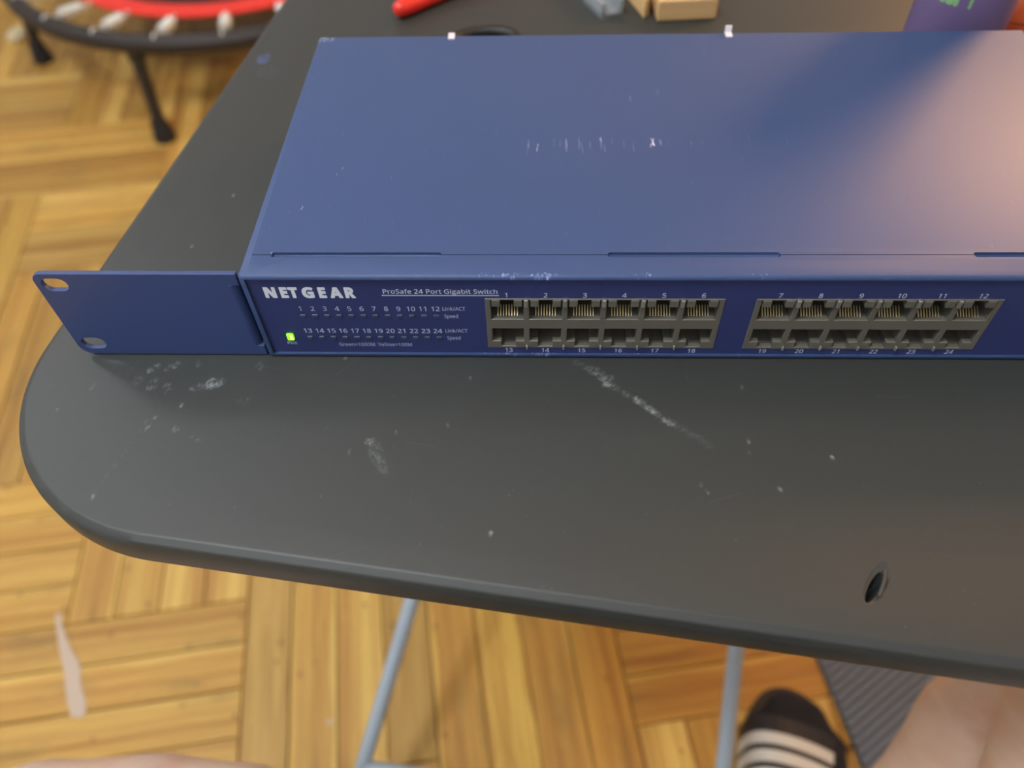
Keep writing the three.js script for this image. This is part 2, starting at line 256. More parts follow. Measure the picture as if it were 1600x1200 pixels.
// ---------------------------------------------------------------- network switch
M.blue = phys(0x30426f, 0.46);
{
  const mm = 0.001, CW = 0.328, CH = 0.0435, CD = 0.163;
  const sw = thing('network_switch', 'blue 24-port rack network switch lying on the black table, green light lit', 'switch', [CW / 2, T + 0.0002, -CD / 2]);
  const ox = -CW / 2, oz = CD / 2;                // children are written from the front lower left corner
  const put = (g) => g.translate(ox, 0, oz);
  // print and wear: lid
  const LW = 2048, LH = 1018, [lc, lx] = canvas(LW, LH), LS = LW / CW;
  lx.fillStyle = '#2e446c'; lx.fillRect(0, 0, LW, LH);
  speckle(lx, LW, LH, 9000, '82,98,150', 0.04, 0.16, 0.5, 1.4); speckle(lx, LW, LH, 6000, '40,52,96', 0.04, 0.16, 0.5, 1.4);
  const lp = (x, z) => [x / 1000 * LS, (z / 1000 + CD) * LS];
  const streak = (x, z, len, wd, a, col = '205,200,214') => { const [X, Y] = lp(x, z), L = len * LS / 1000; for (let i = 0; i < 10; i++) { lx.fillStyle = `rgba(${col},${a * rr(0.15, 0.5)})`; lx.beginPath(); lx.ellipse(X + rr(-1, 1) * wd * 1.6, Y + rr(-0.4, 0.4) * L, wd * rr(0.4, 1.2), L * rr(0.08, 0.3), rr(-0.1, 0.1), 0, 7); lx.fill(); } };
  for (const [x, z, l, wd, a] of [[101.1, -74.6, 9, 1.0, 0.5], [104.9, -73.7, 6, 1.6, 0.8], [111.4, -77, 7, 0.9, 0.25], [114, -77, 6, 1, 0.2], [116.5, -76.7, 9, 1.6, 0.5], [121.8, -77, 8, 1, 0.5], [122.9, -74, 9, 0.9, 0.35], [126, -76, 6, 1, 0.3], [130.4, -77, 9, 1.7, 0.55], [131.8, -73.5, 5, 1.2, 0.4], [135, -78, 5, 0.9, 0.2], [139.7, -75.5, 6, 1, 0.25], [143.4, -75.3, 8, 1, 0.25], [151.4, -77.6, 6, 2.6, 1.3], [150.4, -75.4, 3, 1.6, 0.9], [154.5, -77.5, 6, 2, 0.35], [157.5, -77, 4, 1, 0.2], [144.3, -108.5, 5, 0.9, 0.5], [156.2, -113.2, 5, 1, 0.25], [166.6, -76.3, 4, 1.2, 0.2], [171, -77, 4, 1.2, 0.16], [182.2, -78, 6, 1, 0.12], [190, -80, 5, 1, 0.12], [205, -77, 6, 1, 0.12], [27.7, -60.6, 3.4, 1, 0.6], [26, -57, 3, 0.9, 0.3], [16.1, -37.2, 2.6, 1, 0.8], [9.8, -12.2, 2, 1, 0.5], [48, -55, 5, 1, 0.12], [60, -70, 8, 1, 0.08], [88, -84, 6, 1, 0.12]]) streak(x, z, l, wd, a);
  for (let i = 0; i < 60; i++) streak(rr(3, 320), rr(-160, -16), rr(2, 6), 0.8, rr(0.03, 0.14));
  for (let i = 0; i < 26; i++) { const [X, Y] = lp(rr(0.2, 7), rr(-162.5, -158)); lx.fillStyle = `rgba(200,208,210,${rr(0.08, 0.3)})`; lx.beginPath(); lx.ellipse(X, Y, rr(2, 7), rr(3, 9), 0.3, 0, 7); lx.fill(); }
  for (const [x, n] of [[88, 6], [96, 14], [106, 16], [110, 10], [141, 8], [182, 5]]) for (let i = 0; i < n; i++) { const [X, Y] = lp(x + rr(-3, 3), rr(-2.4, -0.1)); lx.fillStyle = `rgba(170,180,216,${rr(0.15, 0.5)})`; lx.fillRect(X, Y, rr(1, 5), rr(2, 7)); }
  M.lid = phys(0xffffff, 0.52, { map: texture(lc), bumpMap: (() => { const t = grainTexture(512, 30000, 0.6, 1.5); t.repeat.set(14, 7); return t; })(), bumpScale: 0.00002 });
  // body: one folded steel shell, cut for the front panel, the port blocks, the lid seam and its three louvres
  const P1 = 94.45, PITCH = 13.97, G = [[86.7, 172.1], [183.3, 268.7]], GY = [5.36, 31.74];
  const ev = new Evaluator(); ev.useGroups = false;
  let b = new Brush(rbox(0, 0, -CD, CW, CH, 0, 0.0013, 4)); b.updateMatrixWorld();
  const cut = (g) => { const k = new Brush(g); k.updateMatrixWorld(); b = ev.evaluate(b, k, SUBTRACTION); b.updateMatrixWorld(); };
  cut(box(0.0022, 0.0019, -0.0018, CW - 0.0022, 0.0419, 0.01));
  for (const [x0, x1] of G) cut(box(x0 * mm, GY[0] * mm, -0.020, x1 * mm, GY[1] * mm, 0.01));
  cut(box(0.003, CH - 0.0005, -0.01135, CW - 0.003, CH + 0.01, -0.0110));
  for (const [x0, x1] of [[10, 71.3], [130.2, 190.4], [256.7, 318]]) cut(rbox(x0 * mm, CH - 0.0015, -0.0124, x1 * mm, CH + 0.002, -0.0099, 0.0009, 2));
  let g = toCreasedNormals(b.geometry, 0.5);
  { const p = g.attributes.position, uv = new Float32Array(p.count * 2); for (let i = 0; i < p.count; i++) { uv[2 * i] = Math.min(0.9995, Math.max(0.0005, p.getX(i) / CW)); uv[2 * i + 1] = Math.min(0.9995, Math.max(0.0005, -p.getZ(i) / CD)); } g.setAttribute('uv', new THREE.BufferAttribute(uv, 2)); }
  mesh('chassis', put(g), M.lid, sw);
  // front panel with its print
  const FW = 2048, FS = FW / 0.28, FH = Math.round(0.0435 * FS), [fc, fx] = canvas(FW, FH);
  fx.fillStyle = '#283362'; fx.fillRect(0, 0, FW, FH); speckle(fx, FW, FH, 3000, '64,78,140', 0.04, 0.14, 0.5, 1.2);
  const K = FS / 1000, INK = '#d3dbe2';
  const text = (s, x, y, h, { weight = '', align = 'center', width = 0, color = INK } = {}) => { fx.save(); fx.fillStyle = color; fx.font = `${weight} ${h * K / 0.72}px sans-serif`; fx.textAlign = 'left'; fx.textBaseline = 'alphabetic'; const w0 = fx.measureText(s).width, w1 = width ? width * K : w0; const X = align === 'left' ? x * K : x * K - w1 / 2; fx.translate(X, FH - (y - h / 2) * K); fx.scale(w1 / w0, 1); fx.fillText(s, 0, 0); if (weight) { fx.strokeStyle = color; fx.lineWidth = 0.55 * K; fx.lineJoin = 'round'; fx.strokeText(s, 0, 0); } fx.restore(); };
  [['N', 6.9, 11.9], ['E', 12.7, 15.9], ['T', 16.2, 19.4], ['G', 20.8, 25.5], ['E', 26.6, 29.8], ['A', 31.2, 35.3], ['R', 36.1, 39.9]].forEach(([s, x0, x1]) => text(s, x0, 34.6, 5.0, { weight: 'bold', align: 'left', width: x1 - x0 }));
  text('ProSafe 24 Port Gigabit Switch', 50, 35.2, 2.1, { align: 'left', width: 41.5 });
  fx.fillStyle = 'rgba(205,214,224,0.75)'; fx.fillRect(49.6 * K, FH - 33.55 * K, 42.2 * K, 0.55 * K);
  for (let i = 0; i < 12; i++) { text(String(i + 1), 18.4 + i * 4.53, 26.3, 2.3, { color: '#b9c3d6' }); text(String(i + 13), 18.4 + i * 4.5, 14.3, 2.3, { color: '#c2cbd8' }); }
  for (const y of [26.5, 14.5]) { text('Link/ACT', 70.6, y, 2.0, { align: 'left', width: 8.6, color: '#b4bed0' }); text('Speed', 71.1, y - 4.1, 1.9, { align: 'left', width: 5.3, color: '#aeb8cc' }); }
  text('Green=1000M  Yellow=100M', 28.8, 6.4, 1.9, { align: 'left', width: 28.5, color: '#aeb8cc' }); text('PWR', 10.7, 7.2, 1.7, { width: 4, color: '#b9c3d0' });
  const portX = (i) => (P1 + (i % 6) * PITCH + (i % 12 >= 6 ? 6.9156 * PITCH : 0)) * 1;
  for (let i = 0; i < 12; i++) { text(String(i + 1), portX(i), 33.5, 2.2); text(String(i + 13), portX(i), 3.6, 2.1); }
  M.panel = phys(0xffffff, 0.5, { map: texture(fc) });
  const ps = new THREE.Shape([[2.25, 1.95], [325.75, 1.95], [325.75, 41.85], [2.25, 41.85]].map(([x, y]) => new THREE.Vector2(x * mm, y * mm)));
  for (const [x0, x1] of G) ps.holes.push(new THREE.Path([[x0, GY[0]], [x0, GY[1]], [x1, GY[1]], [x1, GY[0]]].map(([x, y]) => new THREE.Vector2(x * mm, y * mm))));
  const pg = new THREE.ExtrudeGeometry(ps, { depth: 0.0007, bevelEnabled: false }).translate(0, 0, -0.0017);
  { const p = pg.attributes.position, uv = new Float32Array(p.count * 2); for (let i = 0; i < p.count; i++) { uv[2 * i] = p.getX(i) / 0.28; uv[2 * i + 1] = p.getY(i) / 0.0435; } pg.setAttribute('uv', new THREE.BufferAttribute(uv, 2)); }
  mesh('front_panel', put(pg), M.panel, sw).userData.label = 'dark blue front panel with white print';
  // lights
  M.ledOn = std(0x66e000, 0.4, { emissive: 0x8cff10, emissiveIntensity: 1.3 }); M.ledCore = std(0xe8ff90, 0.4, { emissive: 0xf2ff80, emissiveIntensity: 1.5 });
  const led = mesh('power_light', put(rbox(0.0097, 0.0093, -0.0014, 0.0123, 0.0127, -0.0002, 0.0004, 2)), M.ledOn, sw); led.userData.label = 'lit green power light';
  mesh('light_core', put(rbox(0.0109, 0.0098, -0.0008, 0.0121, 0.0124, -0.00012, 0.0003, 2)), M.ledCore, led);
  M.lens = phys(0x3d465c, 0.3);
  for (const y of [22.7, 10.7]) for (let i = 0; i < 12; i++) { const o = mesh('status_light', new RoundedBoxGeometry(0.0021, 0.0013, 0.0006, 2, 0.00025), M.lens, sw); o.position.set(ox + (18.6 + i * 4.51) * mm, y * mm, oz - 0.00085); }
  // port blocks: one moulded housing of twelve sockets each, metal shield between sockets, contacts inside
  M.jack = phys(0x5f5e54, 0.45, { metalness: 0.1 }); M.shield = phys(0xb9b8ae, 0.3, { metalness: 0.8 }); M.pin = phys(0xb8ad84, 0.35, { metalness: 0.8 });
  G.forEach(([x0, x1], gi) => {
    const s = new THREE.Shape([[x0, GY[0]], [x1, GY[0]], [x1, GY[1]], [x0, GY[1]]].map(([x, y]) => new THREE.Vector2(x * mm, y * mm)));
    for (let i = 0; i < 6; i++) {
      const c = portX(i + 6 * gi), hole = (pts) => s.holes.push(new THREE.Path(pts.map(([x, y]) => new THREE.Vector2((c + x) * mm, y * mm))));
      hole([[-6.1, 21.0], [-6.1, 31.4], [6.1, 31.4], [6.1, 21.0]]);
      hole([[-6.1, 9.0], [-6.1, 16.3], [6.1, 16.3], [6.1, 9.0], [2.9, 9.0], [2.9, 6.0], [-2.9, 6.0], [-2.9, 9.0]]);
    }
    const hg = new THREE.ExtrudeGeometry(s, { depth: 0.0018, bevelEnabled: true, bevelThickness: 0.0003, bevelSize: 0.0002, bevelSegments: 1 }).translate(0, 0, -0.0028);
    const block = mesh('port_block', put(hg), M.jack, sw); block.userData.label = gi ? 'right-hand block of twelve sockets' : 'left-hand block of twelve sockets';
    mesh('socket_wells', put(new THREE.ExtrudeGeometry(s, { depth: 0.0148, bevelEnabled: false }).translate(0, 0, -0.0180)), M.jack, block);
    mesh('socket_back', put(box(x0 * mm, GY[0] * mm, -0.0190, x1 * mm, GY[1] * mm, -0.0180)), M.jack, block);
    for (let i = 0; i < 6; i++) {
      const c = portX(i + 6 * gi), pins = [], pins2 = [];
      for (let k = 0; k < 8; k++) {
        const X = c + (k - 3.5) * 1.02;
        pins.push(new THREE.BoxGeometry(0.00040, 0.00028, 0.0042).rotateX(0.55).translate(X * mm, 0.0225, -0.0042));
        pins2.push(new THREE.BoxGeometry(0.00042, 0.00028, 0.0075).rotateX(-0.62).translate(X * mm, 0.0134, -0.0062));
      }
      for (const q of [pins, pins2]) mesh('contact_pins', put(mergeGeometries(q)), M.pin, block).userData.kind = 'stuff';
      if (i < 5) { const d = c + PITCH / 2; mesh('shield_spring', put(rbox((d - 0.75) * mm, 0.0284, -0.003, (d + 0.75) * mm, 0.0320, 0.0003, 0.0003, 2)), M.shield, block); mesh('shield_clip', put(rbox((d - 0.35) * mm, 0.0052, -0.002, (d + 0.35) * mm, 0.0072, 0.0003, 0.0002, 2)), M.shield, block); }
      for (const e of [-1, 1]) { const X = c + e * 4.0; mesh('socket_tab', put(rbox((X - 1.5) * mm, 0.0284, -0.006, (X + 1.5) * mm, 0.0316, -0.0001, 0.0002, 2)), M.jack, block); }
    }
  });
  // rack ears: slotted plate, rounded bend, flange screwed to the side
  const es = new THREE.Shape(); const X0 = -0.0746, X1 = -0.0044, X2 = -0.0009, Y0 = 0.0007, Y1 = 0.0436, N0 = 0.0055, N1 = 0.0385;
  es.moveTo(X2, Y0); es.lineTo(X2, N0); es.lineTo(X1, N0); es.lineTo(X1, N1); es.lineTo(X2, N1); es.lineTo(X2, Y1); es.lineTo(X0 + 0.0035, Y1); es.absarc(X0 + 0.0035, Y1 - 0.0035, 0.0035, Math.PI / 2, Math.PI, false); es.lineTo(X0, Y0 + 0.005); es.absarc(X0 + 0.005, Y0 + 0.005, 0.005, Math.PI, Math.PI * 1.5, false); es.lineTo(X2, Y0);
  for (const cy of [0.0385, 0.0068]) { const h = new THREE.Path(); h.absarc(-0.0662, cy, 0.0033, -Math.PI / 2, Math.PI / 2, false); h.absarc(-0.0694, cy, 0.0033, Math.PI / 2, Math.PI * 1.5, false); es.holes.push(h); }
  const plate = new THREE.ExtrudeGeometry(es, { depth: 0.0013, bevelEnabled: true, bevelThickness: 0.00035, bevelSize: 0.0003, bevelSegments: 3, curveSegments: 14 }).translate(0, 0, -0.0024);
  const bs = new THREE.Shape(); bs.moveTo(X1 - 0.0002, -0.00075); bs.absarc(X1, -0.0035, 0.00275, Math.PI / 2, 0, true); bs.lineTo(X1 + 0.00275, -0.007); bs.lineTo(X1 + 0.00075, -0.007); bs.lineTo(X1 + 0.00075, -0.0035); bs.absarc(X1, -0.0035, 0.00075, 0, Math.PI / 2, false); bs.lineTo(X1 - 0.0002, -0.00275);
  const bend = new THREE.ExtrudeGeometry(bs, { depth: N1 - N0 - 0.0008, bevelEnabled: true, bevelThickness: 0.00025, bevelSize: 0.00015, bevelSegments: 2, curveSegments: 10 }).rotateX(-Math.PI / 2).scale(1, 1, -1).translate(0, N0 + 0.0004, 0);
  { const ix = bend.index; if (ix) { for (let i = 0; i < ix.count; i += 3) { const t = ix.getX(i); ix.setX(i, ix.getX(i + 1)); ix.setX(i + 1, t); } } else for (const k of ['position', 'normal', 'uv']) { const at = bend.attributes[k], n = at.itemSize; for (let i = 0; i < at.count; i += 3) for (let c = 0; c < n; c++) { const t = at.array[i * n + c]; at.array[i * n + c] = at.array[(i + 1) * n + c]; at.array[(i + 1) * n + c] = t; } } bend.computeVertexNormals(); }
  const ear = mesh('rack_ear', put(mergeGeometries([plate, bend])), M.blue, sw); ear.userData.label = 'slotted blue rack ear bent round the left side';
  const ear2 = ear.clone(); ear2.name = numbered('rack_ear'); ear2.scale.x = -1; ear2.userData = { label: 'slotted blue rack ear bent round the right side' }; sw.add(ear2);
  // bits of pale tape folded over the rear rim
  M.tape = std(0xd3cfd2, 0.7);
  for (const [x, dz, h, k] of [[63.5, -162.6, 1.2, 3.5], [193.1, -162.8, 3.2, 4.5]]) {   // cross-section: up over the rim and a little way along the lid
    const q = new THREE.Shape([[dz - 0.5, 39], [dz - 0.5, 43.5 + h], [dz + 0.1, 43.5 + h], [dz + 0.6, 44.1], [dz + k, 44.0], [dz + k, 43.5], [dz + 0.2, 43.5], [dz - 0.2, 39]].map(([a, b]) => new THREE.Vector2(-a * mm, b * mm)));
    mesh('tape_scrap', put(new THREE.ExtrudeGeometry(q, { depth: 0.003, bevelEnabled: false }).rotateY(Math.PI / 2).translate((x - 1.5) * mm, 0, 0)), M.tape, sw);
  }
}

// ---------------------------------------------------------------- things on the table behind the switch
{
  // power lead of the switch, showing as a dark hump behind the rear rim
  const cord = thing('power_cord', 'black power cord curving on the table just behind the blue switch', 'cord', [0.07, T, -0.2]);
  M.cord = std(0x161514, 0.55);
  mesh('cable', tube([[-0.022, 0.022, 0.035], [-0.022, 0.016, 0.012], [-0.020, 0.006, -0.018], [-0.013, 0.0042, -0.034], [0.002, 0.0038, -0.0415], [0.018, 0.0038, -0.039], [0.032, 0.0038, -0.012], [0.1, 0.0038, -0.006], [0.16, 0.0038, -0.012]], 0.0038, 60, 12), M.cord, cord);
  mesh('plug', rbox(-0.033, 0.012, 0.0165, -0.011, 0.031, 0.0365, 0.003), M.cord, cord);
  // red marker
  const pen = thing('marker_pen', 'red marker pen with a rounded end lying on the black table', 'pen', [0.083, T, -0.3225]);
  M.red = phys(0xd22a1c, 0.38);
  const d = V(44 - 21, 0, -287 + 266).normalize(), q = new THREE.Quaternion().setFromUnitVectors(V(0, 1, 0), d);
  const prof = (pts) => new THREE.LatheGeometry(pts.map((p) => new THREE.Vector2(...p)), 24).applyQuaternion(q).translate(0, 0.0052, 0);
  mesh('barrel', prof([[0, -0.0875], [0.0022, -0.0871], [0.0040, -0.0858], [0.0049, -0.0832], [0.0052, -0.079], [0.0052, -0.01], [0.0046, -0.0095], [0.0046, 0.02]]), M.red, pen);
  mesh('cap', prof([[0.0046, -0.0085], [0.0058, -0.008], [0.0060, 0.048], [0.0045, 0.053], [0, 0.0535]]), M.red, pen);
  // clear plastic piece
  M.clear = phys(0xd8e2e6, 0.12, { transmission: 0.75, thickness: 0.003, ior: 1.49 });
  const clip = thing('plastic_piece', 'pale clear plastic channel lying left of the wooden blocks behind the switch', 'plastic', [0.133, T, -0.296]);
  { const s = new THREE.Shape([[-7, 0], [7, 0], [7, 9], [5, 9], [5, 2], [-5, 2], [-5, 9], [-7, 9]].map(([x, y]) => new THREE.Vector2(x / 1000, y / 1000)));
    mesh('channel', new THREE.ExtrudeGeometry(s, { depth: 0.07, bevelEnabled: true, bevelThickness: 0.0003, bevelSize: 0.0003, bevelSegments: 1 }).translate(0, 0, -0.035).rotateY(0.42), M.clear, clip); }
  // wooden offcuts
  const [c, x] = canvas(256, 256); x.fillStyle = '#cfac76'; x.fillRect(0, 0, 256, 256);
  for (let i = 0; i < 120; i++) { const y = rnd() * 256; x.strokeStyle = `rgba(${rnd() < 0.6 ? '150,108,58' : '236,205,150'},${rr(0.1, 0.35)})`; x.lineWidth = rr(0.6, 3); x.beginPath(); x.moveTo(0, y); x.bezierCurveTo(80, y + rr(-5, 5), 170, y + rr(-5, 5), 256, y + rr(-4, 4)); x.stroke(); }
  M.offcut = std(0xffffff, 0.6, { map: texture(c) });
  const w1 = thing('wood_wedge', 'small pale wooden wedge pointing at the switch, left of the larger block', 'wood', [0.163, T, -0.288]);
  { const s = new THREE.Shape([[-17, 34], [3, 34], [5, -24], [3, -26]].reverse().map(([a, b]) => new THREE.Vector2(a / 1000, b / 1000)));
    mesh('wedge', new THREE.ExtrudeGeometry(s, { depth: 0.010, bevelEnabled: true, bevelThickness: 0.0007, bevelSize: 0.0006, bevelSegments: 2 }).rotateX(-Math.PI / 2).translate(0, 0.0007, 0), M.offcut, w1); }
  const w2 = thing('wood_block', 'larger sawn wooden block standing behind the blue switch, right of the wedge', 'wood', [0.189, T, -0.276]);
  mesh('block', rbox(-0.0175, 0, -0.018, 0.0175, 0.0125, 0.0175, 0.0012, 3).rotateY(0.07), M.offcut, w2);
  // purple can
  const can = thing('drink_can', 'purple cylindrical can with green lettering standing behind the blue switch', 'can', [0.319, T, -0.2065]);
  const [cc, cx] = canvas(1024, 1024); cx.fillStyle = '#6e5f86'; cx.fillRect(0, 0, 1024, 1024);
  speckle(cx, 1024, 1024, 1500, '120,104,170', 0.05, 0.15, 1, 3);
  cx.fillStyle = '#86b87c'; for (const [u, w0, h0] of [[0.853, 22, 96], [0.878, 26, 104], [0.899, 16, 90], [0.944, 10, 70]]) { const X = u * 1024; cx.beginPath(); cx.roundRect(X - w0 / 2, 704 - h0, w0, h0, 9); cx.fill(); }
  M.can = phys(0xffffff, 0.36, { map: texture(cc), metalness: 0.15 }); M.tin = phys(0xc2c2c4, 0.3, { metalness: 0.9 });
  const R = 0.0232, H = 0.135, prof2 = [[R - 0.004, 0.001], [R - 0.0015, 0.003], [R, 0.008], [R, H - 0.012], [R - 0.0015, H - 0.006], [R - 0.0035, H]].map((p) => new THREE.Vector2(...p));
  const cg = new THREE.LatheGeometry(prof2, 64); { const p = cg.attributes.position, uv = cg.attributes.uv; for (let i = 0; i < p.count; i++) uv.setY(i, p.getY(i) / H); }
  mesh('body', cg, M.can, can);
  mesh('lid', new THREE.LatheGeometry([[0, H - 0.003], [R - 0.006, H - 0.003], [R - 0.005, H + 0.0005], [R - 0.0035, H + 0.0005], [R - 0.0035, H - 0.001]].map((p) => new THREE.Vector2(...p)), 48), M.tin, can);
  mesh('base', new THREE.LatheGeometry([[0, 0.004], [R - 0.007, 0.003], [R - 0.005, 0], [R - 0.0035, 0.0015]].map((p) => new THREE.Vector2(...p)), 48), M.tin, can);
  // orange ball on the table, cut by the frame
  const ball = thing('ball', 'small orange ball beside the purple can, cut by the right edge of the photo', 'ball', [0.3700, T, -0.2135]);
  const [oc, oxx] = canvas(256, 256); oxx.fillStyle = '#f47c40'; oxx.fillRect(0, 0, 256, 256); speckle(oxx, 256, 256, 900, '240,130,70', 0.1, 0.3, 0.6, 1.6); speckle(oxx, 256, 256, 500, '170,60,20', 0.08, 0.25, 0.6, 1.4);
  M.orange = phys(0xffffff, 0.5, { map: texture(oc) });
  const bg = new THREE.SphereGeometry(0.0205, 40, 28).translate(0, 0.0205, 0);
  mesh('skin', bg, M.orange, ball);
  mesh('seam', new THREE.TorusGeometry(0.02045, 0.0003, 8, 60).rotateX(1.2).translate(0, 0.0205, 0), M.seam ??= std(0xa8431c, 0.6), ball);
}

// ---------------------------------------------------------------- mini trampoline on the floor
{
  const tr = thing('mini_trampoline', 'black round mini trampoline with red binding and pale springs on the parquet', 'trampoline', [-0.598, 0, -1.678]);
  M.frame = phys(0x2b2723, 0.5, { metalness: 0.2 }); M.rubber ??= std(0x1b1a19, 0.8); M.spring = phys(0xdfe2d8, 0.32, { metalness: 0.45 }); M.fabric = std(0x151412, 0.9); M.binding = std(0xe2372a, 0.75);
  const RY = 0.2, RR = 0.478;
  mesh('frame_ring', new THREE.TorusGeometry(RR, 0.0185, 16, 120).rotateX(Math.PI / 2).translate(0, RY, 0), M.frame, tr);
  const mg = new THREE.LatheGeometry([[0, RY + 0.004], [0.345, RY + 0.004], [0.345, RY + 0.001], [0, RY + 0.001]].map((p) => new THREE.Vector2(...p)), 96);
  mesh('jump_mat', mg, M.fabric, tr);
  mesh('binding', new THREE.LatheGeometry([[0.338, RY], [0.338, RY + 0.007], [0.377, RY + 0.0065], [0.3815, RY + 0.003], [0.377, RY - 0.002], [0.338, RY]].map((p) => new THREE.Vector2(...p)), 120), M.binding, tr);
  // one spring: hook, coil, hook; shared by all
  const coil = []; const turns = 13, L0 = 0.060; for (let i = 0; i <= turns * 14; i++) { const t = i / (turns * 14), a = t * turns * 2 * Math.PI, e = Math.min(1, Math.min(t, 1 - t) * 5 + 0.25); coil.push([-L0 / 2 + L0 * t, 0.0095 * e * Math.cos(a), 0.0095 * e * Math.sin(a)]); }
  const sg = mergeGeometries([tube(coil, 0.0021, turns * 14, 6), tube([[L0 / 2, 0, 0], [L0 / 2 + 0.012, 0.001, 0], [L0 / 2 + 0.022, 0.007, 0.002], [L0 / 2 + 0.029, -0.002, 0.003], [L0 / 2 + 0.024, -0.009, 0.001]], 0.0021, 14, 6), tube([[-L0 / 2, 0, 0], [-L0 / 2 - 0.010, 0.001, 0], [-L0 / 2 - 0.017, 0.005, 0.002], [-L0 / 2 - 0.021, -0.002, 0.001]], 0.0021, 12, 6)]);
  for (let k = 0; k < 24; k++) { const a = (77 + 15 * k) * Math.PI / 180, s = mesh('spring', sg, M.spring, tr); s.position.set(0.428 * Math.cos(a), RY + 0.008, 0.428 * Math.sin(a)); s.rotation.set(0, -a, 0.12, 'YXZ'); }
  for (let k = 0; k < 6; k++) {
    const a = (99 + 60 * k) * Math.PI / 180, X = 0.492 * Math.cos(a), Z = 0.492 * Math.sin(a), x1 = 0.474 * Math.cos(a), z1 = 0.474 * Math.sin(a);
    const leg = mesh('leg', rod([X, 0.02, Z], [x1, RY - 0.008, z1], 0.0125), M.frame, tr);
    mesh('rubber_foot', new THREE.LatheGeometry([[0, 0], [0.021, 0], [0.0225, 0.005], [0.0195, 0.02], [0.0155, 0.045], [0.0125, 0.05]].map((p) => new THREE.Vector2(...p)), 24).translate(X, 0, Z), M.rubber, leg);
    mesh('leg_socket', rod([x1 * 1.004, RY - 0.035, z1 * 1.004], [x1, RY + 0.004, z1], 0.0165), M.frame, leg);
  }
}
{ // pale scrap on the floor beyond the trampoline's left leg
  const o = thing('paper_scrap', 'small crumpled pale scrap on the parquet at the photo\'s upper left edge', 'scrap', [-1.16, 0, -1.60]);
  M.scrap = std(0xcfc4a0, 0.7);
  const g = new THREE.IcosahedronGeometry(0.016, 3); const p = g.attributes.position; for (let i = 0; i < p.count; i++) { const x = p.getX(i), y = p.getY(i), z = p.getZ(i), n = 1 + 0.28 * Math.sin(x * 260 + y * 190) * Math.cos(z * 230 - x * 120); p.setXYZ(i, x * n, (y * n + 0.016) * 0.8, z * n * 1.5); } g.computeVertexNormals();
  mesh('crumple', g, M.scrap, o);
}

// ---------------------------------------------------------------- person at the table, seen from the knees down
function meshField(bones, k, lo, hi, cell) {
  const c = [(lo[0] + hi[0]) / 2, (lo[1] + hi[1]) / 2, (lo[2] + hi[2]) / 2], half = Math.max(hi[0] - lo[0], hi[1] - lo[1], hi[2] - lo[2]) / 2, n = Math.ceil(2 * half / cell) + 4;
  const mc = new MarchingCubes(n, new THREE.MeshBasicMaterial(), false, false, 400000); mc.isolation = 0;
  for (let iz = 0; iz < n; iz++) for (let iy = 0; iy < n; iy++) for (let ix = 0; ix < n; ix++) {
    const x = c[0] + half * (ix - n / 2) / (n / 2), y = c[1] + half * (iy - n / 2) / (n / 2), z = c[2] + half * (iz - n / 2) / (n / 2);
    let s = 0; 
    for (const [a, ra, b, rb] of bones) {
      const bx = b[0] - a[0], by = b[1] - a[1], bz = b[2] - a[2], px = x - a[0], py = y - a[1], pz = z - a[2], t = Math.max(0, Math.min(1, (px * bx + py * by + pz * bz) / (bx * bx + by * by + bz * bz + 1e-12)));
      const d = Math.hypot(px - t * bx, py - t * by, pz - t * bz) - (ra + (rb - ra) * t); s += Math.exp(-Math.max(-0.6, Math.min(0.6, d)) / k);
    }
    mc.field[iz * n * n + iy * n + ix] = k * Math.log(s + 1e-30);
  }
  mc.update();
  const cnt = mc.count ?? mc.geometry.drawRange.count, pos = new Float32Array(mc.positionArray.slice(0, cnt * 3)), nor = new Float32Array(mc.normalArray.slice(0, cnt * 3));
  for (let i = 0; i < pos.length; i += 3) for (let j = 0; j < 3; j++) pos[i + j] = pos[i + j] * half + c[j];
  const g = new THREE.BufferGeometry(); g.setAttribute('position', new THREE.BufferAttribute(pos, 3)); g.setAttribute('normal', new THREE.BufferAttribute(nor, 3));
  const uv = new Float32Array(cnt * 2); for (let i = 0; i < cnt; i++) { uv[2 * i] = (pos[3 * i] + 0.35 * pos[3 * i + 1]) * 2.6; uv[2 * i + 1] = (pos[3 * i + 2] - 0.8 * pos[3 * i + 1]) * 2.6; } g.setAttribute('uv', new THREE.BufferAttribute(uv, 2));
  return g;
}
